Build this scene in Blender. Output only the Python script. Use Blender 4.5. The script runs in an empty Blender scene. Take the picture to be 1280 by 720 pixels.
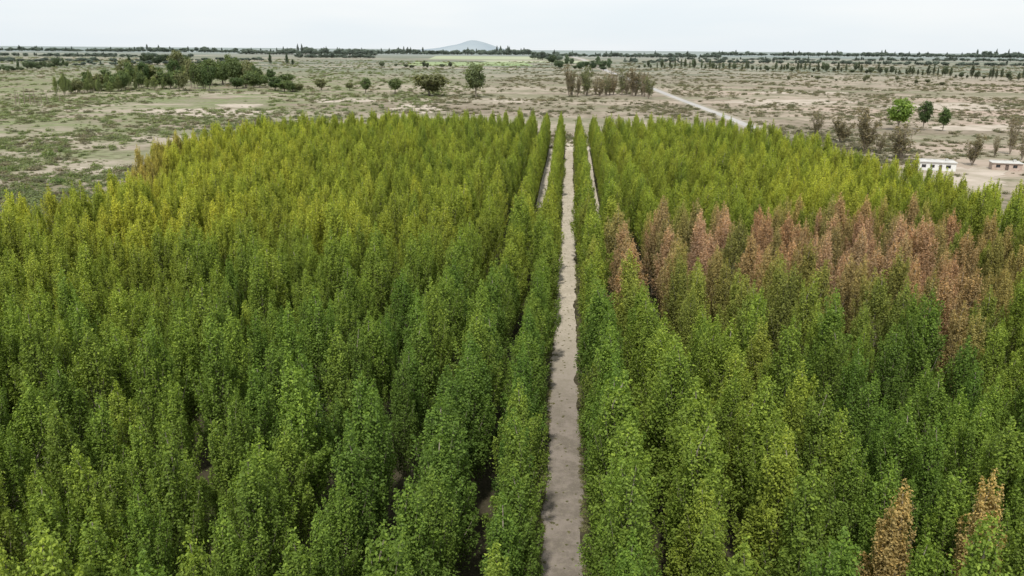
import bpy, math, random
import numpy as np
from mathutils import Matrix, Vector, noise
random.seed(7)
R = math.radians
scene = bpy.context.scene
col = scene.collection

# ------------------------------------------------------------------ camera
F = 985.0
CAM_H = 37.0
PITCH, YAW, ROLL = 16.83, 3.95, 0.45
cam_d = bpy.data.cameras.new('camera')
cam = bpy.data.objects.new('camera', cam_d)
col.objects.link(cam)
M = Matrix.Rotation(R(YAW), 4, 'Z') @ Matrix.Rotation(R(90 - PITCH), 4, 'X') @ Matrix.Rotation(R(ROLL), 4, 'Z')
M.translation = Vector((-0.4, 0, CAM_H))
cam.matrix_world = M
cam_d.sensor_fit = 'HORIZONTAL'
cam_d.angle = 2 * math.atan(640 / F)
cam_d.clip_start = 0.5
cam_d.clip_end = 120000
scene.camera = cam
MI = M.inverted()

def ray(px, py):
    return M.to_3x3() @ Vector(((px - 640) / F, -(py - 360) / F, -1))
def at(px, py, z=0.0):
    d = ray(px, py)
    t = (z - CAM_H) / d.z
    return Vector((M.translation.x + d.x * t, M.translation.y + d.y * t, z))

def proj(v):
    p = MI @ Vector(v)
    if p.z > -0.1:
        return None
    return (640 + F * p.x / -p.z, 360 - F * p.y / -p.z, -p.z)

# ------------------------------------------------------------------ materials
def nt(name):
    m = bpy.data.materials.new(name)
    m.use_nodes = True
    t = m.node_tree
    t.nodes.clear()
    return m, t, t.nodes, t.links

def mixc(t, fac, a, b, mode='MIX'):
    n = t.nodes.new('ShaderNodeMix'); n.data_type = 'RGBA'; n.blend_type = mode
    if hasattr(fac, 'links') or hasattr(fac, 'is_linked'): t.links.new(fac, n.inputs[0])
    else: n.inputs[0].default_value = fac
    for i, v in ((6, a), (7, b)):
        if isinstance(v, tuple): n.inputs[i].default_value = (*v, 1)
        else: t.links.new(v, n.inputs[i])
    return n.outputs[2]

def ramp(t, src, p0, p1, inv=False):
    n = t.nodes.new('ShaderNodeMapRange')
    n.interpolation_type = 'SMOOTHSTEP'
    t.links.new(src, n.inputs[0])
    n.inputs[1].default_value = p0; n.inputs[2].default_value = p1
    n.inputs[3].default_value = 1.0 if inv else 0.0
    n.inputs[4].default_value = 0.0 if inv else 1.0
    return n.outputs[0]

def noi(t, vec, scale, detail=4, rough=.55):
    n = t.nodes.new('ShaderNodeTexNoise')
    t.links.new(vec, n.inputs['Vector'])
    n.inputs['Scale'].default_value = scale
    n.inputs['Detail'].default_value = detail
    n.inputs['Roughness'].default_value = rough
    return n.outputs['Fac']

def math_(t, op, a, b=None):
    n = t.nodes.new('ShaderNodeMath'); n.operation = op
    for i, v in ((0, a), (1, b)):
        if v is None: continue
        if isinstance(v, (int, float)): n.inputs[i].default_value = v
        else: t.links.new(v, n.inputs[i])
    return n.outputs[0]

def leaf_material():
    m, t, N, L = nt('leaves')
    at_ = N.new('ShaderNodeAttribute'); at_.attribute_type = 'INSTANCER'; at_.attribute_name = 'tint'
    lv = N.new('ShaderNodeAttribute'); lv.attribute_name = 'leafv'
    oi = N.new('ShaderNodeObjectInfo')
    hsv = N.new('ShaderNodeHueSaturation')
    L.new(at_.outputs['Color'], hsv.inputs['Color'])
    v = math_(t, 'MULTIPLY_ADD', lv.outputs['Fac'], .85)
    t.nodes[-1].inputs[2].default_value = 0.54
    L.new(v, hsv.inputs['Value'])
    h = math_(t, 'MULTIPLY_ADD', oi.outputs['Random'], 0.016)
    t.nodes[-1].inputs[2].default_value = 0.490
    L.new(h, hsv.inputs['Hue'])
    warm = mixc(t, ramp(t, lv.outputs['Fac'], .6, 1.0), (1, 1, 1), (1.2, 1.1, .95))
    c = mixc(t, 1.0, hsv.outputs['Color'], warm, 'MULTIPLY')
    b = N.new('ShaderNodeBsdfPrincipled')
    L.new(c, b.inputs['Base Color']); b.inputs['Roughness'].default_value = .6
    b.inputs['Specular IOR Level'].default_value = .2
    tr = N.new('ShaderNodeBsdfTranslucent')
    tc = mixc(t, 1.0, c, (1.3, 1.3, .6), 'MULTIPLY')
    L.new(tc, tr.inputs['Color'])
    mx = N.new('ShaderNodeMixShader'); mx.inputs[0].default_value = .33
    L.new(b.outputs[0], mx.inputs[1]); L.new(tr.outputs[0], mx.inputs[2])
    o = N.new('ShaderNodeOutputMaterial'); L.new(mx.outputs[0], o.inputs[0])
    return m

def simple(name, c1, c2, scale=1.0, rough=.9):
    m, t, N, L = nt(name)
    g = N.new('ShaderNodeNewGeometry')
    f = noi(t, g.outputs['Position'], scale, 6)
    c = mixc(t, ramp(t, f, .35, .65), c1, c2)
    b = N.new('ShaderNodeBsdfPrincipled'); L.new(c, b.inputs['Base Color'])
    b.inputs['Roughness'].default_value = rough
    b.inputs['Specular IOR Level'].default_value = .15
    o = N.new('ShaderNodeOutputMaterial'); L.new(b.outputs[0], o.inputs[0])
    return m

MAT = {}
MAT['leaf'] = leaf_material()
MAT['bark'] = simple('bark', (.20, .17, .13), (.34, .30, .24), 6)
MAT['twig'] = simple('twig', (.20, .17, .13), (.30, .25, .20), 3)
MAT['white_wall'] = simple('white_wall', (.66, .66, .65), (.76, .76, .74), .8)
MAT['brick_wall'] = simple('brick_wall', (.40, .31, .26), (.50, .41, .35), 1.2)
MAT['concrete'] = simple('concrete', (.46, .45, .43), (.58, .57, .54), .9)
MAT['dark_glass'] = simple('dark_glass', (.03, .035, .04), (.05, .055, .06), 2, .2)
MAT['wood'] = simple('painted_wood', (.10, .08, .07), (.16, .12, .10), 3)
MAT['asphalt'] = simple('asphalt', (.34, .33, .32), (.42, .40, .375), .05)
MAT['verge'] = simple('verge', (.36, .315, .255), (.22, .205, .15), .07)
MAT['clearing'] = simple('clearing', (.47, .405, .34), (.34, .295, .23), .09)
MAT['crop_green'] = simple('crop_green', (.22, .29, .14), (.29, .34, .18), .004)
MAT['crop_pale'] = simple('crop_pale', (.36, .38, .26), (.31, .35, .22), .003)
MAT['hill'] = simple('hill', (.27, .32, .355), (.31, .355, .38), .0012)  # blue-grey stands in for distance haze over the hill

def ground_material():
    m, t, N, L = nt('scrubland')
    g = N.new('ShaderNodeNewGeometry'); P = g.outputs['Position']
    sx = N.new('ShaderNodeSeparateXYZ'); L.new(P, sx.inputs[0])
    mp = N.new('ShaderNodeMapping'); L.new(P, mp.inputs[0]); mp.inputs['Scale'].default_value = (.35, 1, 1)
    PS = mp.outputs[0]
    big = noi(t, PS, .007, 5, .6)
    big2 = noi(t, PS, .013, 5, .6)
    mid = noi(t, P, .035, 6, .65)
    fine = noi(t, P, .35, 5, .7)
    vfine = noi(t, P, 2.2, 4, .7)
    sand = mixc(t, ramp(t, vfine, .35, .7), (.365, .315, .25), (.30, .265, .205))
    pink = mixc(t, ramp(t, sx.outputs[0], -60, 250), sand, (.385, .305, .25))
    sandc = mixc(t, ramp(t, big, .4, .6), pink, sand)
    grass = mixc(t, ramp(t, fine, .4, .6), (.18, .175, .11), (.245, .23, .16))
    mauve = mixc(t, ramp(t, fine, .4, .6), (.19, .16, .12), (.26, .215, .165))
    green = mixc(t, ramp(t, fine, .4, .6), (.155, .185, .085), (.225, .245, .13))
    gm = mixc(t, ramp(t, big2, .44, .56), grass, mauve)
    gl = mixc(t, ramp(t, sx.outputs[0], -260, -60, True), gm, green)
    grass2 = mixc(t, ramp(t, mid, .42, .58), gm, gl)
    cover = math_(t, 'ADD', math_(t, 'MULTIPLY', big, .85), math_(t, 'ADD', math_(t, 'MULTIPLY', mid, .5), math_(t, 'MULTIPLY', fine, .25)))
    cov2 = math_(t, 'SUBTRACT', cover, math_(t, 'MULTIPLY', sx.outputs[0], .00012))
    c = mixc(t, ramp(t, cov2, .70, .84), sandc, grass2)
    vor = N.new('ShaderNodeTexVoronoi'); vor.inputs['Scale'].default_value = .2
    L.new(P, vor.inputs['Vector'])
    sp = math_(t, 'MULTIPLY', ramp(t, vor.outputs['Distance'], .22, .5, True), ramp(t, mid, .42, .6))
    c = mixc(t, sp, c, (.145, .14, .085))
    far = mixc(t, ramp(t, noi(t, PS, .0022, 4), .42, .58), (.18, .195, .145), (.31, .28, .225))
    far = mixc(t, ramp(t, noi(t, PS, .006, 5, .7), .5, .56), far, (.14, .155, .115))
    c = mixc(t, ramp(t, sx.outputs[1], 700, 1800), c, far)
    hazy_far = mixc(t, ramp(t, noi(t, PS, .0007, 5), .42, .55), (.18, .22, .215), (.27, .30, .285))
    c = mixc(t, ramp(t, sx.outputs[1], 2600, 7000), c, hazy_far)  # aerial haze painted into the ground: bluer with distance
    b = N.new('ShaderNodeBsdfPrincipled'); L.new(c, b.inputs['Base Color'])
    b.inputs['Roughness'].default_value = 1; b.inputs['Specular IOR Level'].default_value = .05
    o = N.new('ShaderNodeOutputMaterial'); L.new(b.outputs[0], o.inputs[0])
    return m
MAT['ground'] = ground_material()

def floor_material(name, a, b_, w, near=None, wt=(.52, .62)):
    m, t, N, L = nt(name)
    g = N.new('ShaderNodeNewGeometry'); P = g.outputs['Position']
    n1 = noi(t, P, .35, 6, .75); n2 = noi(t, P, 3.0, 6, .8)
    c = mixc(t, ramp(t, n1, .4, .6), a, b_)
    if near:
        sx = N.new('ShaderNodeSeparateXYZ'); L.new(P, sx.inputs[0])
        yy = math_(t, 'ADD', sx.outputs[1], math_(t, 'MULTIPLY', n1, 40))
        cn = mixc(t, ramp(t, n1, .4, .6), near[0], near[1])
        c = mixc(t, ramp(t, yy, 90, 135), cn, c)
    c = mixc(t, ramp(t, n2, *wt), c, w)
    b = N.new('ShaderNodeBsdfPrincipled'); L.new(c, b.inputs['Base Color'])
    b.inputs['Roughness'].default_value = 1; b.inputs['Specular IOR Level'].default_value = .05
    bp = N.new('ShaderNodeBump'); bp.inputs['Strength'].default_value = .5; bp.inputs['Distance'].default_value = .12
    L.new(n2, bp.inputs['Height']); L.new(bp.outputs[0], b.inputs['Normal'])
    o = N.new('ShaderNodeOutputMaterial'); L.new(b.outputs[0], o.inputs[0])
    return m
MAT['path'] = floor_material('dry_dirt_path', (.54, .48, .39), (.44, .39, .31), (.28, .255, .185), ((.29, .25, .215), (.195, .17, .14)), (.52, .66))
MAT['litter'] = floor_material('plantation_soil', (.075, .065, .042), (.045, .043, .025), (.095, .08, .055))  # soil colour darkened to deepen the shade under the rows

# ------------------------------------------------------------------ mesh helpers
def mesh_np(name, V, Fq, mat, leafv=None, nside=4):
    me = bpy.data.meshes.new(name)
    V = np.asarray(V, dtype=np.float32); Fq = np.asarray(Fq, dtype=np.int32)
    n = len(Fq)
    me.vertices.add(len(V)); me.vertices.foreach_set('co', V.ravel())
    me.loops.add(n * nside); me.loops.foreach_set('vertex_index', Fq.ravel())
    me.polygons.add(n); me.polygons.foreach_set('loop_start', np.arange(0, n * nside, nside, dtype=np.int32))
    me.update(calc_edges=True)
    if leafv is not None:
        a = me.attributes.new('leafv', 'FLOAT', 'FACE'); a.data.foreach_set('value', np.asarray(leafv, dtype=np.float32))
    me.materials.append(mat)
    return me

class MB:
    def __init__(s): s.v = []; s.f = []
    def tube(s, pts, rad, n=5):
        base = len(s.v)
        pts = [Vector(p) for p in pts]
        for i, p in enumerate(pts):
            d = (pts[min(i + 1, len(pts) - 1)] - pts[max(i - 1, 0)]).normalized()
            a = d.orthogonal().normalized() if abs(d.z) < .8 else Vector((1, 0, 0)).cross(d).normalized()
            b = d.cross(a)
            for k in range(n):
                th = 2 * math.pi * k / n
                s.v.append(p + (a * math.cos(th) + b * math.sin(th)) * rad[i])
        for i in range(len(pts) - 1):
            for k in range(n):
                s.f.append((base + i * n + k, base + i * n + (k + 1) % n, base + (i + 1) * n + (k + 1) % n, base + (i + 1) * n + k))
        s.f.append(tuple(base + (len(pts) - 1) * n + k for k in range(n)))
    def box(s, x0, x1, y0, y1, z0, z1):
        b = len(s.v)
        for z in (z0, z1):
            for x, y in ((x0, y0), (x1, y0), (x1, y1), (x0, y1)): s.v.append(Vector((x, y, z)))
        for f in ((3, 2, 1, 0), (4, 5, 6, 7), (0, 1, 5, 4), (1, 2, 6, 5), (2, 3, 7, 6), (3, 0, 4, 7)):
            s.f.append(tuple(b + i for i in f))
    def mesh(s, name, mat):
        me = bpy.data.meshes.new(name); me.from_pydata([tuple(v) for v in s.v], [], s.f); me.update()
        me.materials.append(mat); return me

def link(name, data, parent=None):
    o = bpy.data.objects.new(name, data); col.objects.link(o)
    if parent: o.parent = parent
    return o

def leaves(rng, C, outw, size, bias=.55):
    n = len(C)
    nr = rng.normal(size=(n, 3)) * .7 + outw * bias + np.array([0, 0, .4])
    nr /= np.linalg.norm(nr, axis=1)[:, None] + 1e-9
    t = np.cross(nr, rng.normal(size=(n, 3))); t /= np.linalg.norm(t, axis=1)[:, None] + 1e-9
    b = np.cross(nr, t)
    s = size * rng.uniform(.6, 1.35, n)[:, None]
    V = np.empty((n, 4, 3)); V[:, 0] = C - t * s * .6; V[:, 1] = C + b * s * .36 - t * s * .08
    V[:, 2] = C + t * s * .65; V[:, 3] = C - b * s * .36 - t * s * .08
    return V.reshape(-1, 3), np.arange(n * 4).reshape(n, 4)

def poplar_meshes(seed, H=13.4, Rr=1.6, nl=62, per=250, leaf=.138):
    """steep feathery branches, each ending in its own upright plume, together a tapering cone"""
    rng = np.random.default_rng(seed)
    tb = MB()
    wob = rng.normal(size=(9, 2)) * .10
    tp = [(wob[i][0] * min(i, 4) / 3, wob[i][1] * min(i, 4) / 3, (H - .5) * i / 8) for i in range(9)]
    tb.tube(tp, [.16 * (1 - i / 8.6) + .015 for i in range(9)], 7)
    Cs, Os, Ls = [], [], []
    fullside = rng.uniform(0, 6.28)
    for i in range(nl):
        t = min(max((i + rng.uniform(-.5, .5)) / nl, 0), 1)
        z0 = 1.4 + (H - 4.9) * t ** .9
        az = i * 2.39996 + rng.normal() * .4
        prof = (.80 + .20 * min(t / .2, 1)) * (1 - max(0, (t - .18) / .82) ** 1.25 * .80)
        prof *= 1 + .12 * math.cos(az - fullside)
        rt = Rr * prof * rng.uniform(.45, 1.2)
        rise = rng.uniform(2.4, 4.6) * (1 - .15 * t)
        s = np.linspace(0, 1, 5)
        zt = min(z0 + rise, H - .1 - 2.2 * (rt / Rr) + rng.uniform(-.5, .5))
        zt = max(zt, z0 + .9)
        tx, ty = np.interp(z0, [p[2] for p in tp], [p[0] for p in tp]), np.interp(z0, [p[2] for p in tp], [p[1] for p in tp])
        def P(s):
            r = rt * s ** .55
            return np.stack([tx + r * math.cos(az), ty + r * math.sin(az), z0 + (zt - z0) * s ** 1.12], -1)
        pts = P(s)
        tb.tube([tuple(p) for p in pts], [.04 * (1 - .7 * q) * (1 - .4 * t) for q in s], 3)
        n = int(per * rng.uniform(.65, 1.3) * (.5 + .6 * prof))
        ss = rng.beta(1.9, 1.2, n) * .98 + .10
        c = P(ss)
        spread = (.29 * np.clip(1.12 - ss, 0, 1) + .055)[:, None] * (.65 + .5 * prof)
        c = c + rng.normal(size=(n, 3)) * spread * np.array([1, 1, 1.5])
        o = c - np.array([tx, ty, 0]); o[:, 2] = 0
        o /= np.linalg.norm(o, axis=1)[:, None] + 1e-6
        Cs.append(c); Os.append(o)
        lb = rng.uniform(-.12, .12)
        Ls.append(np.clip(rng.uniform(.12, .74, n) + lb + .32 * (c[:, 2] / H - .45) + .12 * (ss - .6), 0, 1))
    n = int(per * 1.5)
    zz = H + .5 - 3.4 * rng.beta(1.5, 1.1, n)
    c = np.stack([rng.normal(size=n), rng.normal(size=n), zz], -1)
    c[:, :2] *= (.045 + .135 * np.clip((H + .5 - zz), 0, 2.2))[:, None]
    c[:, 0] += tp[-1][0]; c[:, 1] += tp[-1][1]
    o = c.copy(); o[:, 2] = 0; o /= np.linalg.norm(o, axis=1)[:, None] + 1e-6
    Cs.append(c); Os.append(o); Ls.append(rng.uniform(.25, 1, n))
    C = np.concatenate(Cs); O = np.concatenate(Os); Lv = np.concatenate(Ls)
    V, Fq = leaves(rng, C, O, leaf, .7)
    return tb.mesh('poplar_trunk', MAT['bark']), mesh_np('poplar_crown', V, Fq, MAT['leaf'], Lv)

def round_meshes(seed, H=10.0, W=4.2, clumps=42, per=75, leaf=.55, base=.22):
    rng = np.random.default_rng(seed)
    tb = MB()
    tb.tube([(0, 0, -.2), (rng.normal() * .1, rng.normal() * .1, H * .25), (rng.normal() * .2, rng.normal() * .2, H * .5), (0, 0, H * .8)], [.3, .22, .15, .04], 7)
    Cs, Os, Ls = [], [], []
    for i in range(clumps):
        d = rng.normal(size=3); d /= np.linalg.norm(d)
        r = rng.uniform(.45, 1) ** .6
        zc = base + (1 - base) * .5
        cc = np.array([d[0] * W * .78 * r, d[1] * W * .78 * r, H * (zc + d[2] * (1 - base) * .43 * r)])
        if d[2] < -.2: cc[:2] *= .8
        tb.tube([(0, 0, max(H * .15, cc[2] * .55)), tuple(cc * np.array([.5, .5, .85])), tuple(cc)], [.09, .06, .02], 3)
        n = int(per * rng.uniform(.6, 1.4)); rad = rng.uniform(.6, 1.25) * W / 4.2
        q = rng.normal(size=(n, 3)) * rad * np.array([.62, .62, .5])
        Cs.append(cc + q); o = q + d * .6; o /= np.linalg.norm(o, axis=1)[:, None] + 1e-6
        Os.append(o); lb = rng.uniform(-.2, .2)
        Ls.append(np.clip(rng.uniform(.15, .8, n) + lb + .1 * d[2], 0, 1))
    V, Fq = leaves(rng, np.concatenate(Cs), np.concatenate(Os), leaf, .8)
    return tb.mesh('tree_trunk', MAT['bark']), mesh_np('tree_crown', V, Fq, MAT['leaf'], np.concatenate(Ls))

def bare_meshes(seed, H=10.0, W=3.0, nlf=10, lf=.30):
    rng = np.random.default_rng(seed); tb = MB(); Cs = []
    for k in range(9):
        az = rng.uniform(0, 6.28); tilt = rng.uniform(.05, .42)
        d = Vector((math.cos(az) * tilt, math.sin(az) * tilt, 1)).normalized()
        Lh = H * rng.uniform(.65, 1.0); p = Vector((0, 0, -.1)); pts = [p.copy()]
        for j in range(6):
            p = p + (d + Vector(tuple(rng.normal(size=3) * .1))) * Lh / 6; pts.append(p.copy())
        tb.tube(pts, [.12 * (1 - j / 7) + .01 for j in range(7)], 4)
        for q in range(16):
            j = rng.integers(2, 7); a = pts[j]
            e = Vector(tuple(rng.normal(size=3) * .8)) + Vector((0, 0, 1.2))
            e = e.normalized() * H * rng.uniform(.1, .2)
            tb.tube([a, a + e * .55, a + e + Vector((0, 0, .2))], [.045, .035, .015], 3)
            for w in range(nlf):
                Cs.append(np.array(a + e * rng.uniform(.3, 1)) + rng.normal(size=3) * .3)
    C = np.array(Cs); O = C * [1, 1, 0]; O = O / (np.linalg.norm(O, axis=1)[:, None] + 1e-6)
    V, Fq = leaves(rng, C, O, lf)
    return tb.mesh('bare_branches', MAT['twig']), mesh_np('thin_foliage', V, Fq, MAT['leaf'], rng.uniform(0, 1, len(C)))

def bush_meshes(seed, n=260, leaf=.22):
    rng = np.random.default_rng(seed)
    tb = MB()
    for k in range(6):
        a = rng.uniform(0, 6.28); r = rng.uniform(.3, .8)
        tb.tube([(0, 0, -.05), (r * .5 * math.cos(a), r * .5 * math.sin(a), .4), (r * math.cos(a), r * math.sin(a), .75)], [.05, .035, .01], 3)
    cl = [(rng.uniform(-.6, .6), rng.uniform(-.6, .6), rng.uniform(.25, .65), rng.uniform(.22, .42)) for _ in range(6)]
    C = []
    for i in range(n):
        q = cl[i % 6]; v = rng.normal(size=3) * q[3] * .75
        p = np.array(q[:3]) + v; p[2] = abs(p[2]); C.append(p)
    C = np.array(C); O = C / (np.linalg.norm(C, axis=1)[:, None] + 1e-6)
    V, Fq = leaves(rng, C, O, leaf, .8)
    return tb.mesh('shrub_stems', MAT['twig']), mesh_np('shrub_foliage', V, Fq, MAT['leaf'], rng.uniform(.1, .9, n))

NP = 8
POP = [poplar_meshes(100 + i, Rr=[1.75, 1.55, 1.9, 1.65, 1.8, 1.5, 1.95, 1.7][i]) for i in range(NP)]
ROUND = [round_meshes(200), round_meshes(201, W=3.6), round_meshes(202, W=4.8, clumps=50, base=.15)]
BARE = [bare_meshes(300), bare_meshes(301)]
WISP = [bare_meshes(310, nlf=20, lf=.36), bare_meshes(311, nlf=14, lf=.36)]
BUSH = [bush_meshes(400 + i) for i in range(3)]

def plant(name, meshes, loc, scale, rz, tint, label, cat, group=None, parts=('trunk', 'crown')):
    r = link(name, None); r.empty_display_size = .5
    r.location = loc; r.scale = scale; r.rotation_euler = (0, 0, rz)
    r['label'] = label; r['category'] = cat
    if group: r['group'] = group
    a = link(parts[0], meshes[0], r)
    b = link(parts[1], meshes[1], r)
    b['tint'] = [float(x) for x in tint]
    return r, a, b

# ------------------------------------------------------------------ GN scatter
def scatter(name, pts, protos, label, cat):
    me = bpy.data.meshes.new(name); n = len(pts)
    me.vertices.add(n); me.vertices.foreach_set('co', np.array([p[:3] for p in pts], dtype=np.float32).ravel())
    a = me.attributes.new('rot', 'FLOAT_VECTOR', 'POINT'); a.data.foreach_set('vector', np.array([(0, 0, p[3]) for p in pts], dtype=np.float32).ravel())
    a = me.attributes.new('scl', 'FLOAT_VECTOR', 'POINT'); a.data.foreach_set('vector', np.array([p[4:7] for p in pts], dtype=np.float32).ravel())
    a = me.attributes.new('tint', 'FLOAT_VECTOR', 'POINT'); a.data.foreach_set('vector', np.array([tuple(p[7]) for p in pts], dtype=np.float32).ravel())
    a = me.attributes.new('idx', 'INT', 'POINT'); a.data.foreach_set('value', np.array([p[8] for p in pts], dtype=np.int32))
    o = link(name, me)
    g = bpy.data.node_groups.new(name + '_nodes', 'GeometryNodeTree')
    g.interface.new_socket('Geometry', in_out='INPUT', socket_type='NodeSocketGeometry')
    g.interface.new_socket('Geometry', in_out='OUTPUT', socket_type='NodeSocketGeometry')
    N, L = g.nodes, g.links
    gi = N.new('NodeGroupInput'); go = N.new('NodeGroupOutput')
    jall = N.new('GeometryNodeJoinGeometry')
    for pr in reversed(protos):
        jn = N.new('GeometryNodeJoinGeometry')
        for ob in pr:
            oi = N.new('GeometryNodeObjectInfo'); oi.transform_space = 'ORIGINAL'
            oi.inputs['Object'].default_value = ob; oi.inputs['As Instance'].default_value = False
            L.new(oi.outputs['Geometry'], jn.inputs[0])
        g2 = N.new('GeometryNodeGeometryToInstance')
        L.new(jn.outputs[0], g2.inputs[0]); L.new(g2.outputs[0], jall.inputs[0])
    iop = N.new('GeometryNodeInstanceOnPoints')
    L.new(gi.outputs[0], iop.inputs['Points']); L.new(jall.outputs[0], iop.inputs['Instance'])
    iop.inputs['Pick Instance'].default_value = True
    def na(nm, ty):
        q = N.new('GeometryNodeInputNamedAttribute'); q.data_type = ty; q.inputs['Name'].default_value = nm
        return q.outputs['Attribute']
    L.new(na('idx', 'INT'), iop.inputs['Instance Index'])
    L.new(na('scl', 'FLOAT_VECTOR'), iop.inputs['Scale'])
    e = N.new('FunctionNodeEulerToRotation'); L.new(na('rot', 'FLOAT_VECTOR'), e.inputs[0])
    L.new(e.outputs[0], iop.inputs['Rotation'])
    L.new(iop.outputs[0], go.inputs[0])
    md = o.modifiers.new('scatter', 'NODES'); md.node_group = g
    o['kind'] = 'stuff'; o['label'] = label; o['category'] = cat
    return o

# ------------------------------------------------------------------ setting
def sheet(name, pts, z, mat, kind='structure'):
    me = bpy.data.meshes.new(name); me.from_pydata([(p[0], p[1], z) for p in pts], [], [tuple(range(len(pts)))])
    me.update(); me.materials.append(mat)
    o = link(name, me); o['kind'] = kind
    return o
def strip(name, ctr, w, z, mat):
    V = []; Fc = []
    for i, p in enumerate(ctr):
        d = (Vector(ctr[min(i + 1, len(ctr) - 1)]) - Vector(ctr[max(i - 1, 0)])); d.z = 0; d.normalize()
        n = Vector((-d.y, d.x, 0)); ww = w[i] if isinstance(w, list) else w
        if not isinstance(ww, tuple): ww = (ww / 2, ww / 2)
        V += [(p[0] - n.x * ww[0], p[1] - n.y * ww[0], z), (p[0] + n.x * ww[1], p[1] + n.y * ww[1], z)]
        if i: k = 2 * i; Fc.append((k - 2, k - 1, k + 1, k)[::-1])
    me = bpy.data.meshes.new(name); me.from_pydata(V, [], Fc); me.update(); me.materials.append(mat)
    o = link(name, me); o['kind'] = 'structure'; return o

G = 90000
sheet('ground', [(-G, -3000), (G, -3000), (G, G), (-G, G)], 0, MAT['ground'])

TH = 12.6
outline_px = [(-120, 262), (0, 250), (110, 230), (140, 216), (175, 186), (215, 166), (330, 149), (480, 143), (640, 143), (780, 148), (900, 152), (1010, 170), (1280, 245), (1420, 286)]
poly = [at(x, y, TH) for x, y in outline_px]
PL = [(p.x, p.y) for p in poly]
PL = [(PL[0][0] - 2, 10)] + PL + [(PL[-1][0] + 2, 10)]
def inside(x, y, P=PL):
    c = False; j = len(P) - 1
    for i in range(len(P)):
        if (P[i][1] > y) != (P[j][1] > y) and x < (P[j][0] - P[i][0]) * (y - P[i][1]) / (P[j][1] - P[i][1]) + P[i][0]: c = not c
        j = i
    return c
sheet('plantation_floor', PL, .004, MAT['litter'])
ymax = max(p[1] for p in PL)
ys = np.arange(12, ymax + 30, .8)
pc = [(0.25 * math.sin(y * .045) + .12 * math.sin(y * .21), y, 0) for y in ys]
def pw(y, q): return 1.6 + .5 * noise.noise(Vector((y * .25, q, 1))) + .45 * noise.noise(Vector((y * 1.1, q, 1)))
strip('path', pc, [(pw(y, 0), pw(y, 9)) for y in ys], .010, MAT['path'])
for sgn in (1, -1):
    pc2 = [(sgn * 6.2 + .15 * math.sin(y * .05), y, 0) for y in np.arange(150 if sgn > 0 else 190, ymax + 30, 3.0)]
    strip('side_path', pc2, 3.2, .010, MAT['path'])

road_px = [(945, 161), (932, 156), (900, 143), (868, 131), (840, 120.5), (820, 112.5), (790, 100.5), (765, 91), (748, 84), (738, 79), (728, 74), (715, 71)]
rp = [at(x, y) for x, y in road_px]
strip('road_verge', rp, [12] * 5 + [14, 17, 22, 28, 34, 44, 60], .05, MAT['verge'])
strip('road', rp, [5.5] * 5 + [6.5, 8, 10, 13, 16, 20, 26], .07, MAT['asphalt'])

def field(pts, z, mat):
    sheet('crop_field', [at(x, y) for x, y in pts], z, mat)
field([(520, 77.5), (655, 78), (668, 82.5), (500, 82)], .2, MAT['crop_green'])
field([(545, 70), (690, 71), (700, 75), (535, 74)], .3, MAT['crop_pale'])
field([(600, 75.6), (740, 76.5), (735, 79), (610, 77.4)], .25, MAT['crop_pale'])
def clearing(cx, cy, rx, ry, seed):
    pts = []
    for k in range(60):
        a = k / 60 * 2 * math.pi; q = 1 + .6 * noise.noise(Vector((math.cos(a) * 1.6 + seed, math.sin(a) * 1.6, seed))) + .35 * noise.noise(Vector((math.cos(a) * 6 + seed, math.sin(a) * 6, seed)))
        pts.append(at(cx + rx * q * math.cos(a), cy - ry * q * math.sin(a)))
    sheet('sandy_clearing', pts, .03 + seed * .002, MAT['clearing'])
clearing(525, 135, 32, 6, 1); clearing(250, 140, 90, 4.5, 2); clearing(300, 132, 30, 2.5, 3); clearing(1215, 222, 60, 12, 4)
clearing(980, 128, 80, 3, 5); clearing(1190, 134, 80, 4, 6); clearing(640, 126, 26, 2, 7); clearing(120, 212, 30, 3, 8)
clearing(1010, 116, 60, 1.6, 9); clearing(430, 126, 50, 2, 10); clearing(1230, 160, 60, 4, 11)

def hill(name, px0, px1, py_top, D, mat, seed, prof):
    V = []; Fc = []; nx = 60; ny = 8
    a = ray(px0, 75); b = ray(px1, 75)
    A = Vector((a.x, a.y, 0)).normalized() * D; B = Vector((b.x, b.y, 0)).normalized() * D
    hor = 62 + (0.0078) * ((px0 + px1) / 2 - 640)
    hh = (hor - py_top) / F * D + CAM_H * .5
    back = Vector((0, 1, 0)) * (B - A).length * .5
    for j in range(ny + 1):
        for i in range(nx + 1):
            u = i / nx; v = j / ny
            p = A.lerp(B, u) + back * (v - .5)
            h = prof(u) * max(0, math.sin(math.pi * v)) ** .8 * hh
            h *= 1 + .25 * noise.noise(Vector((u * 9 + seed, v * 3, 0)))
            V.append((p.x, p.y, max(h, 0) - 2))
    for j in range(ny):
        for i in range(nx):
            k = j * (nx + 1) + i; Fc.append((k, k + 1, k + nx + 2, k + nx + 1))
    me = bpy.data.meshes.new(name); me.from_pydata(V, [], Fc); me.update(); me.materials.append(mat)
    for p in me.polygons: p.use_smooth = True
    o = link(name, me); o['kind'] = 'structure'
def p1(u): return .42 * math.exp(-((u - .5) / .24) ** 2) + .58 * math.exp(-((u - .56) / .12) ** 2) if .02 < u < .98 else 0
hill('hill', 470, 690, 50.5, 16000, MAT['hill'], 3, p1)

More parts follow.
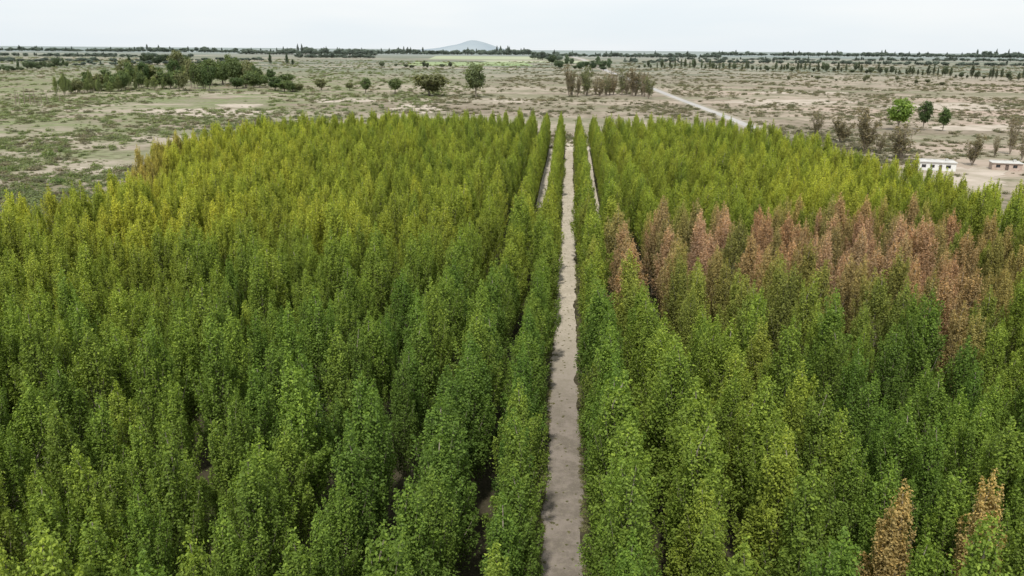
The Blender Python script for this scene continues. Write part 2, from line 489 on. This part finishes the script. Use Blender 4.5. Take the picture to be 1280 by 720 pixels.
# ------------------------------------------------------------------ poplar plantation
GREEN = np.array((.118, .205, .034)); LGREEN = np.array((.195, .275, .044)); YEL = np.array((.41, .435, .060))
DARK = np.array((.084, .168, .036)); BROWN = np.array((.40, .255, .15)); PINK = np.array((.54, .365, .27))
OLV = np.array((.30, .265, .085))
def g2(px, py, cx, cy, sx, sy): return math.exp(-((px - cx) / sx) ** 2 - ((py - cy) / sy) ** 2)
def tint_at(x, y):
    q = proj((x, y, TH))
    if q is None: return GREEN, 'g'
    px, py, _ = q
    n1 = noise.noise(Vector((x / 18, y / 18, 0))); n2 = noise.noise(Vector((x / 5, y / 5, 9))); rn = random.gauss(0, 1)
    c = GREEN * .75 + LGREEN * .25
    w = max(0, min(1, .30 + .55 * n1 + .35 * n2 + .16 * rn))
    c = c * (1 - w * .7) + LGREEN * w * .7
    back = 1 / (1 + math.exp((py - 300) / 42))
    if px < 707:
        yl = .42 * back + .42 * g2(px, py, 180, 255, 400, 34) + .42 * g2(px, py, 240, 185, 190, 40) + .2 * g2(px, py, 40, 330, 220, 90)
        yl += .22 * g2(px, py, 30, 600, 120, 150)
        dk = .5 * g2(px, py, 610, 156, 130, 16) + .45 * g2(px, py, 540, 480, 170, 150)
    else:
        yl = .36 * back + .45 * g2(px, py, 1080, 225, 190, 36) + .2 * g2(px, py, 980, 440, 130, 70) + .2 * g2(px, py, 880, 190, 120, 32) + .22 * g2(px, py, 930, 600, 90, 90) + .3 * g2(px, py, 1260, 330, 60, 60)
        dk = .35 * g2(px, py, 1100, 430, 120, 50) + .35 * g2(px, py, 780, 180, 60, 30)
    yl = max(0, min(1, yl * (1 + .45 * n1 + .3 * n2) + .05 * rn))
    dk = max(0, min(1, dk))
    c = c * (1 - dk) + DARK * dk
    c = c * (1 - yl) + YEL * yl
    cls = 'y' if yl > .42 else ('d' if dk > .35 else ('l' if w > .5 else 'g'))
    br = 0
    if px > 735:
        ol = .75 * g2(px, py, 1100, 320, 200, 52) + .5 * g2(px, py, 890, 315, 130, 38)
        ol = max(0, min(.78, ol + .25 * n2))
        if ol > .15: c = c * (1 - ol) + OLV * ol
        br = 1.1 * g2(px, py, 800, 290, 36, 34) + 1.1 * g2(px, py, 885, 286, 48, 28) + 1.1 * g2(px, py, 1080, 300, 95, 34) \
            + .95 * g2(px, py, 1190, 342, 48, 46) + .5 * g2(px, py, 1245, 310, 45, 42) + .55 * g2(px, py, 1100, 265, 130, 14) + .6 * g2(px, py, 975, 285, 55, 26)
        br = br + .55 * n2 * (br > .15) + .24 * rn * (br > .15) - .12
        br = max(0, min(.9, br * 1.05))
        near_b = max(g2(px, py, 1145, 600, 30, 55), g2(px, py, 1222, 645, 46, 60), g2(px, py, 1274, 520, 16, 30))
        if near_b > .35: br = .88
    else:
        br = .75 * g2(px, py, 165, 195, 40, 24) + .4 * g2(px, py, 215, 168, 40, 10)
        br = max(0, min(.7, br + .3 * n2 * (br > .15) - .05))
    if br < .3: br *= .5
    if br > .1:
        pk = .8 * g2(px, py, 1080, 300, 85, 32) + .7 * g2(px, py, 890, 288, 45, 30) + .4 * g2(px, py, 800, 288, 40, 30)
        bc = BROWN * (1 - min(1, pk)) + PINK * min(1, pk)
        if py > 440 or px < 735: bc = np.array((.42, .31, .13))
        c = c * (1 - br) + bc * br
        if br > .6: cls = 'b'
        elif br > .25: cls = 'o'
    c = c * (1 + .07 * rn)
    return np.clip(c, .005, .65), cls

trees = []
def addtree(r, x, y, s, wx):
    trees.append(dict(r=r, x=x, y=y, s=s, w=wx, rz=random.uniform(0, 6.28), k=random.randrange(NP)))
XS = [(-1, -3.35), (0, 3.35), (1, 8.7), (-2, -8.7)]
for k in range(2, 28):
    XS.append((k, 8.7 + (k - 1) * 5.2)); XS.append((-k - 1, -8.7 - (k - 1) * 5.2))
for r, X in XS:
    y = 16 + random.uniform(0, 3)
    ir = r in (0, -1); i2 = r in (1, -2)
    while y < ymax:
        jx = .36 if ir else .45
        x = X + max(-1.2, min(1.2, random.gauss(0, jx))); yy = y + random.gauss(0, .45)
        y += (3.7 if ir else 3.3 if (i2 and y < 160) else 3.6) if y < 200 else 3.4
        if not inside(x, yy): continue
        if random.random() < .035: continue
        s = 1 + .16 * noise.noise(Vector((x / 14, yy / 14, 4))) + random.gauss(0, .08)
        if random.random() < .08: s *= .85
        s = min(max(s, .7), 1.2)
        q = proj((x, yy, TH))
        if q and q[0] < 300 and q[1] < 230: s *= .95
        if q and q[0] > 1100 and q[1] > 520: s *= 1.03
        wx = random.uniform(.88, 1.16) * (1.12 if ir and yy < 150 else 1.04)
        if i2 and yy < 150:
            wx *= 1.14
            if yy > 58: x -= math.copysign(.8, X)
        if (ir or i2) and yy > 150: wx *= .86; x = X + (x - X) * .4
        addtree(r, x, yy, s, wx)
for t in trees:
    t['tint'], t['cls'] = tint_at(t['x'], t['y'])
    q = proj((t['x'], t['y'], 13.4 * t['s'])); q2 = proj((t['x'], t['y'], 7))
    vis = False
    if q and q2:
        vis = (-25 < q[0] < 1305 and q[1] < 705)
    t['vis'] = vis; t['d'] = q[2] if q else 1e9
near = sorted([t for t in trees if t['vis']], key=lambda t: t['d'])[:300]
ids = set(id(t) for t in near)
rest = [t for t in trees if id(t) not in ids]
ORD = ['zeroth', 'first', 'second', 'third', 'fourth', 'fifth', 'sixth', 'seventh', 'eighth', 'ninth', 'tenth', 'eleventh', 'twelfth', 'thirteenth', 'fourteenth', 'fifteenth', 'sixteenth', 'seventeenth', 'eighteenth', 'nineteenth', 'twentieth'] + \
      ['twenty-' + w for w in ('first', 'second', 'third', 'fourth', 'fifth', 'sixth', 'seventh', 'eighth', 'ninth')] + ['thirtieth'] + ['thirty-' + w for w in ('first', 'second', 'third', 'fourth', 'fifth', 'sixth', 'seventh', 'eighth', 'ninth')]
CN = {'g': 'green', 'l': 'light green', 'd': 'dark green', 'y': 'yellow green', 'b': 'rust brown', 'o': 'brownish'}
byrow = {}
for t in near: byrow.setdefault(t['r'], []).append(t)
proto = {}
for r, ts in byrow.items():
    ts.sort(key=lambda t: t['y'])
    side = ('right' if r >= 0 else 'left'); k = (r + 1) if r >= 0 else -r
    for i, t in enumerate(ts):
        lab = '%s poplar, %s from the front in the %s row %s of the path' % (CN[t['cls']], ORD[i + 1], ORD[k], side)
        root, a, b = plant('poplar_tree', POP[t['k']], (t['x'], t['y'], 0), (t['s'] * t['w'], t['s'] * t['w'], t['s']), t['rz'], t['tint'], lab, 'tree', 'poplars planted in rows')
        proto.setdefault(t['k'], [a, b])
print('trees', len(trees), 'visible', sum(t['vis'] for t in trees), 'near', len(near), 'maxd', near[-1]['d'])
scatter('poplar_plantation', [(t['x'], t['y'], 0, t['rz'], t['s'] * t['w'], t['s'] * t['w'], t['s'], t['tint'], t['k']) for t in rest],
        [proto[k] for k in range(NP)], 'the rest of the poplar plantation stretching away behind the nearest rows', 'trees')

# ------------------------------------------------------------------ background trees
def bgt(name, meshes, px, py, hpx, wpx, tint, label, group=None, h0=10.0, w0=8.4, cat='tree', parts=('trunk', 'crown')):
    p = at(px, py); d = proj(p)[2]
    h = hpx * d / F; w = wpx * d / F
    return plant(name, meshes, p, (w / w0, w / w0, h / h0), random.uniform(0, 6.28), tint, label, cat, group, parts)
DG = (.075, .12, .045); MG = (.12, .165, .065); OL = (.18, .195, .095); LG = (.20, .29, .06)
r0 = bgt('broadleaf_tree', ROUND[0], 595, 122, 42, 32, (.165, .20, .095), 'tall olive tree standing alone beyond the middle of the plantation')
bgt('broadleaf_tree', ROUND[2], 537, 120, 31, 46, OL, 'broad bushy olive tree left of the tall lone tree')
bgt('broadleaf_tree', ROUND[1], 457, 117, 20, 18, MG, 'small round tree, left one of a pair on the plain')
bgt('broadleaf_tree', ROUND[0], 494, 117, 19, 20, MG, 'small round tree, right one of a pair on the plain')
bgt('broadleaf_tree', ROUND[1], 402, 113, 15, 22, OL, 'low spreading tree right of the dark wood')
bgt('broadleaf_tree', ROUND[0], 437, 113, 10, 12, OL, 'tiny round tree beside the left tree of the pair')
bgt('broadleaf_tree', ROUND[0], 1122, 163, 40, 36, LG, 'bright green round tree behind the white house')
bgt('broadleaf_tree', ROUND[1], 1153, 163, 38, 22, DG, 'dark green upright tree right of the bright green one')
bgt('broadleaf_tree', ROUND[1], 1178, 164, 30, 19, (.10, .15, .05), 'small dark tree, rightmost of three behind the white house')
barelist = [(1080, 190, 50, 30, 'tall brown thin tree at the right edge of the plantation'),
    (1126, 200, 42, 36, 'brown twiggy tree just left of the white house'),
    (1215, 207, 36, 22, 'brown twiggy tree between the two houses'),
    (1262, 193, 44, 18, 'tall bare tree behind the small brown house'),
    (1243, 196, 24, 12, 'short bare tree behind the left end of the brown house'),
    (1277, 200, 32, 12, 'bare tree at the right edge of the photo'),
    (1050, 178, 30, 26, 'thin brown tree left of the tall brown one'),
    (1020, 168, 28, 26, 'thin brown tree at the plantation corner nearest the road'),
    (1098, 192, 26, 18, 'short brown tree between the two tall twiggy ones')]
for i, (px, py, h, w, lb) in enumerate(barelist):
    ms = WISP if i in (0, 1, 2, 6) else BARE
    q = bgt('twiggy_tree', ms[i % 2], px, py, h, w, (.20, .18, .11), lb, w0=6.5, parts=('branches', 'foliage'))
for i, px in enumerate([710, 716, 722, 729, 735, 742, 748, 755, 762, 768, 775, 781, 788, 794, 800, 807, 813]):
    h = random.uniform(20, 36)
    tn = np.array((.215, .19, .125)) * random.uniform(.8, 1.2)
    if i % 3 == 1: tn = np.array((.165, .19, .095))
    bgt('slender_tree', (BARE if i % 2 else WISP)[i % 4 // 2], px + random.uniform(-3, 3), 121 + random.uniform(-3, 3), h, random.uniform(10, 17), tn,
        'slender wispy tree in the clump left of the road', 'slender trees in the clump by the road', w0=6, parts=('branches', 'foliage'))
random.seed(21)
for i in range(66):
    u = i / 65
    px = 85 + 285 * u + random.uniform(-6, 6); py = 114 - 3 * math.sin(u * 3) + random.uniform(-9, 3)
    h = random.uniform(15, 35) * (.75 + .5 * math.exp(-((px - 230) / 80) ** 2)); 
    if px > 320: h *= .7
    if px < 150: h *= .72
    bgt('wood_tree', ROUND[i % 3], px, py, h, random.uniform(12, 26), random.choice([DG, MG, MG, OL]),
        'dense green tree in the wood on the left of the plain', 'trees of the wood on the left')
for i in range(34):
    px = 72 + i * 5 + random.uniform(-4, 4); py = 121 - i * .35 + random.uniform(-5, 1.5)
    bgt('young_poplar', POP[i % 6], px, py, random.uniform(10, 27), random.uniform(6, 12), np.array((.20, .25, .10)) * random.uniform(.75, 1.2),
        'pale green young poplar in the line before the left wood', 'young poplars before the left wood', h0=13.4, w0=3.8)
for px, h, lb in ((162, 12, 'lone dark poplar far off above the left wood'), (338, 15, 'dark poplar on the horizon, left of a pair'), (359, 15, 'dark poplar on the horizon, right of a pair'), (366, 8, 'short dark tree right of the pair of far poplars')):
    bgt('cypress_poplar', POP[0], px, 82, h, 5.5, (.06, .10, .05), lb, h0=13.4, w0=3.8)
for i in range(9):
    px = 180 + i * 3.4
    bgt('far_tree', ROUND[i % 3], px, 80 + random.uniform(0, 2), random.uniform(9, 14), 10, (.08, .11, .07), 'dark tree in the far clump above the left wood', 'trees in the far clump above the left wood')
def row(x0, y0, x1, y1, n, h, w, tn, lb, gp, jit=1.0, pop=False):
    for i in range(n):
        u = (i + random.uniform(-.45, .45)) / max(1, n - 1)
        px = x0 + (x1 - x0) * u; py = y0 + (y1 - y0) * u + random.uniform(-.6, .6) * jit
        hh = h * random.uniform(.4, 1.4)
        usep = pop and random.random() < .7
        bgt('row_tree', POP[i % 6] if usep else ROUND[i % 3], px, py, hh, w * random.uniform(.5, 1.3) * (.65 if usep else .9), np.array(tn) * random.uniform(.8, 1.3), lb, gp,
            h0=13.4 if usep else 10, w0=3.8 if usep else 8.4)
row(800, 86, 1075, 91, 56, 10, 7, (.12, .15, .095), 'small tree in the far row right of the road', 'small trees of the far row right of the road', pop=True)
row(1078, 92, 1282, 102, 36, 12, 9, (.11, .135, .085), 'small tree in the nearer row at the right', 'small trees of the nearer row at the right', pop=True)
row(985, 99, 1180, 106, 10, 6, 8, (.15, .165, .10), 'low bushy tree scattered on the right plain', 'low trees scattered on the right plain', 6)
row(0, 90, 82, 84, 24, 10, 9, (.12, .16, .095), 'small tree in the far row at the left edge', 'small trees of the far left row')
row(690, 84, 762, 88, 14, 12, 12, (.095, .135, .08), 'dark tree where the road meets the horizon', 'dark trees where the road fades out', 5)
row(480, 86, 560, 84, 8, 8, 9, (.12, .15, .10), 'dark tree at the left end of the green fields', 'dark trees left of the green fields', 4)
for i, (px, h) in enumerate([(20, 26), (25, 22), (31, 27), (38, 20), (44, 23), (52, 15), (60, 18), (75, 12)]):
    p = at(px, 132 - i * .6); d = proj(p)[2]; hh = h * d / F * .8
    tb = MB(); ln = random.uniform(-.12, .12)
    tb.tube([(0, 0, -.2), (ln * hh * .5, 0, hh * .5), (ln * hh, .1, hh)], [.28, .2, .06], 6)
    for q in range(4):
        z = hh * random.uniform(.45, .9); a = random.uniform(0, 6.28)
        tb.tube([(ln * z, 0, z), (ln * z + math.cos(a) * .6, math.sin(a) * .6, z + 1.1)], [.09, .03], 3)
    o = link('dead_tree', tb.mesh('dead_tree', MAT['twig'])); o.location = p
    o['label'] = 'bare dead trunk standing at the far left, %s from the left' % ORD[i + 1]; o['category'] = 'dead tree'

pp = proto[0]
def belt(name, segs, lb):
    pts = []
    for (x0, y0, x1, y1, n, h, w) in segs:
        for i in range(n):
            u = random.random(); px = x0 + (x1 - x0) * u; py = y0 + (y1 - y0) * u + random.uniform(-.3, .3)
            h2 = h * (1 + .6 * noise.noise(Vector((px / 25, y0, 2))))
            p = at(px, py); d = proj(p)[2]; hh = h2 * random.uniform(.4, 1.2) * d / F; ww = w * random.uniform(.7, 1.3) * d / F
            tn = np.array((.165, .205, .19)) * random.uniform(.8, 1.25)  # distance haze put into the foliage tint as blue-grey
            if random.random() < .14:
                hh *= 1.5; pts.append((p.x, p.y, 0, random.uniform(0, 6.28), ww * .45 / 3.8, ww * .45 / 3.8, hh / 13.4, tn * .85, 1))
            else:
                pts.append((p.x, p.y, 0, random.uniform(0, 6.28), ww / 8.4, ww / 8.4, hh / 10, tn, 0))
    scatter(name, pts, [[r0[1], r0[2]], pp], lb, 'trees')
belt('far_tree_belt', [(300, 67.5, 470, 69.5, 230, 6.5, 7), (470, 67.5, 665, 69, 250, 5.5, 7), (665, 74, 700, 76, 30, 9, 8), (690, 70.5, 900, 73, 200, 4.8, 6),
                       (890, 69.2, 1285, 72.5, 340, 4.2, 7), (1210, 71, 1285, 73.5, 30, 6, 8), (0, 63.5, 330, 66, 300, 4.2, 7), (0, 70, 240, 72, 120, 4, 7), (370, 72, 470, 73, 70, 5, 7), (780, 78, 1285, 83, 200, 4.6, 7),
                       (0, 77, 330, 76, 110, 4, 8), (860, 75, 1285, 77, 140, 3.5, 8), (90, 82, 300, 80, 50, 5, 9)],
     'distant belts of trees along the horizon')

# ------------------------------------------------------------------ scrub
shl = [(12, 243, 20), (35, 240, 22), (72, 230, 20), (60, 195, 18), (8, 214, 16), (92, 222, 14), (30, 222, 12), (5, 186, 14), (78, 190, 12), (120, 208, 12), (48, 178, 10), (140, 185, 10), (28, 168, 10), (110, 170, 9)]
sp = []
for i, (px, py, w) in enumerate(shl):
    p = at(px, py); d = proj(p)[2]; s = w * d / F / 1.9
    q = plant('shrub', BUSH[i % 3], p, (s, s, s * .8), random.uniform(0, 6), (.17, .23, .075) if i % 2 else (.13, .19, .06),
              'low green shrub on the open ground at left, %s nearest the plantation' % ORD[i + 1] if i else 'low green shrub on the open ground at left, nearest the plantation', 'shrub', 'shrubs on the open ground at left', ('stems', 'foliage'))
    sp.append(q)
pts = []
rngs = random.Random(5)
roadpts = [(p.x, p.y) for p in rp]
def near_road(x, y):
    for i in range(len(roadpts) - 1):
        a = Vector(roadpts[i]); b = Vector(roadpts[i + 1]); ab = b - a
        t = max(0, min(1, (Vector((x, y)) - a).dot(ab) / ab.length_squared))
        if (a + ab * t - Vector((x, y))).length < 6: return True
    return False
HOUSES = [at(1168, 211), at(1256, 211)]
while len(pts) < 25000:
    D = math.exp(rngs.uniform(math.log(130), math.log(2600))); x = rngs.uniform(-.80, .72) * D
    if D < ymax + 6 and inside(x, D): continue
    nn = noise.noise(Vector((x / 75, D / 120, 3))) + .5 * noise.noise(Vector((x / 14, D / 14, 7)))
    if nn < rngs.uniform(-.25, .4): continue
    if D < 1200 and near_road(x, D): continue
    if any((h.x - x) ** 2 + (h.y - D) ** 2 < 130 for h in HOUSES): continue
    s = rngs.choice((.4, .5, .7, .9, 1.5)) * rngs.uniform(.8, 1.2) * (1 + D / 1200)
    g = rngs.random()
    tn = np.array((.235, .21, .145)) * (1 - g) + np.array((.165, .18, .10)) * g
    if x < -100 and rngs.random() < .6: tn = np.array((.19, .235, .10))
    pts.append((x, D, 0, rngs.uniform(0, 6.28), s * rngs.uniform(.8, 1.9), s, s * .6, tn * rngs.uniform(.8, 1.15), rngs.randrange(3)))
scatter('scrub', pts, [[sp[i][1], sp[i][2]] for i in range(3)], 'low olive and grey scrub scattered over the dry plain', 'scrub')

wp = []
for i in range(3600):
    y = 18 + (ymax - 18) * rngs.random() ** 1.5; s = rngs.choice((-1, 1))
    x = s * (1.6 + abs(rngs.gauss(0, .5))) if rngs.random() < .9 else rngs.gauss(0, .7)
    q = rngs.uniform(.06, .28) if abs(x) > 1.2 else rngs.uniform(.05, .13)
    wp.append((x, y, 0, rngs.uniform(0, 6.28), q * 1.3, q * 1.3, q * .7, np.array((.25, .25, .12)) * rngs.uniform(.7, 1.2), rngs.randrange(3)))
scatter('weeds', wp, [[sp[i][1], sp[i][2]] for i in range(3)], 'dry weeds growing along both edges of the dirt path', 'weeds')

# ------------------------------------------------------------------ houses
def house(name, px, py, W, Dp, H, rz, wall, label, wins, door):
    root = link(name, None); root.location = at(px, py); root.rotation_euler = (0, 0, rz); root.scale = (.92, .92, .92)
    root['label'] = label; root['category'] = 'house'
    b = MB(); y0 = -Dp / 2; ops = sorted(wins + [door], key=lambda o: o[0]); th = .2
    x = -W / 2
    for o in ops:
        b.box(x, o[0], y0, y0 + th, 0, H); b.box(o[0], o[1], y0, y0 + th, o[3], H)
        if o[2] > 0: b.box(o[0], o[1], y0, y0 + th, 0, o[2])
        x = o[1]
    b.box(x, W / 2, y0, y0 + th, 0, H)
    b.box(-W / 2, W / 2, Dp / 2 - th, Dp / 2, 0, H)
    b.box(-W / 2, -W / 2 + th, y0 + th, Dp / 2 - th, 0, H); b.box(W / 2 - th, W / 2, y0 + th, Dp / 2 - th, 0, H)
    link('wall', b.mesh('wall', wall), root)
    b = MB(); b.box(-W / 2 - .3, W / 2 + .3, y0 - .4, Dp / 2 + .3, H + .002, H + .22); b.box(-W / 2 - .1, W / 2 + .1, Dp / 2 - .1, Dp / 2 + .1, H + .222, H + .55)
    rf = link('roof', b.mesh('roof', MAT['concrete']), root)
    b = MB(); b.box(W * .25, W * .25 + .9, .2, 1.1, H + .222, H + 1.1); link('water_tank', b.mesh('water_tank', MAT['concrete']), rf)
    for o in wins:
        b = MB(); q = .08
        for bx in ((o[0], o[0] + q, o[2], o[3]), (o[1] - q, o[1], o[2], o[3]), (o[0] + q, o[1] - q, o[2], o[2] + q), (o[0] + q, o[1] - q, o[3] - q, o[3]), ((o[0] + o[1]) / 2 - .03, (o[0] + o[1]) / 2 + .03, o[2] + q, o[3] - q)):
            b.box(bx[0], bx[1], y0 + .05, y0 + .12, bx[2], bx[3])
        f = link('window', b.mesh('window', MAT['wood']), root)
        b = MB(); b.box(o[0] + .01, o[1] - .01, y0 + .135, y0 + .15, o[2] + .01, o[3] - .01); link('pane', b.mesh('pane', MAT['dark_glass']), f)
    b = MB(); b.box(door[0] + .02, door[1] - .02, y0 + .08, y0 + .14, 0, door[3] - .02); d_ = link('door', b.mesh('door', MAT['wood']), root)
    b = MB(); b.box(door[0] + .1, door[0] + .16, y0 + .02, y0 + .078, 1, 1.15); link('handle', b.mesh('handle', MAT['concrete']), d_)
house('white_house', 1168, 212, 12.5, 6, 2.9, R(-14), MAT['white_wall'], 'low white flat roofed house beyond the right edge of the plantation',
      [(-4.8, -3.4, 1.0, 2.1), (-2, -.6, 1.0, 2.1), (3.0, 4.6, 1.0, 2.1)], (.8, 1.8, 0, 2.15))
house('small_house', 1256, 212, 9.5, 5, 2.5, R(-14), MAT['brick_wall'], 'small brown house with a flat pale roof at the right edge of the photo',
      [(-3.6, -2.2, .9, 2.0), (1.8, 3.2, .9, 2.0)], (-.6, .5, 0, 2.1))

# ------------------------------------------------------------------ light
EL, AZ = R(58), R(187)
sd = Vector((math.sin(AZ) * math.cos(EL), math.cos(AZ) * math.cos(EL), math.sin(EL)))
ld = bpy.data.lights.new('sun', 'SUN'); ld.energy = 3.5; ld.angle = R(3); ld.color = (1, .955, .88)
sun = link('sun', ld); sun.rotation_euler = sd.to_track_quat('Z', 'Y').to_euler()
w = bpy.data.worlds.new('World'); scene.world = w; w.use_nodes = True
t = w.node_tree; t.nodes.clear(); N, L = t.nodes, t.links
sk = N.new('ShaderNodeTexSky'); sk.sky_type = 'NISHITA'; sk.sun_disc = False; sk.sun_elevation = EL; sk.sun_rotation = AZ
sk.dust_density = 2.0; sk.altitude = 700
bg1 = N.new('ShaderNodeBackground'); L.new(sk.outputs[0], bg1.inputs[0]); bg1.inputs[1].default_value = .11
tc = N.new('ShaderNodeTexCoord')
mp = N.new('ShaderNodeMapping'); L.new(tc.outputs['Generated'], mp.inputs[0]); mp.inputs['Scale'].default_value = (1, 1, 6)
f = noi(t, mp.outputs[0], 2.0, 4, .5)
cc = mixc(t, ramp(t, f, .3, .7), (.82, .89, .94), (.94, .96, .97))
bg2 = N.new('ShaderNodeBackground'); L.new(cc, bg2.inputs[0]); bg2.inputs[1].default_value = 1.06
mx = N.new('ShaderNodeMixShader'); mx.inputs[0].default_value = .88
L.new(bg1.outputs[0], mx.inputs[1]); L.new(bg2.outputs[0], mx.inputs[2])
o = N.new('ShaderNodeOutputWorld'); L.new(mx.outputs[0], o.inputs[0])
scene.view_settings.view_transform = 'Standard'; scene.view_settings.look = 'None'; scene.view_settings.exposure = 0
bpy.context.view_layer.update()
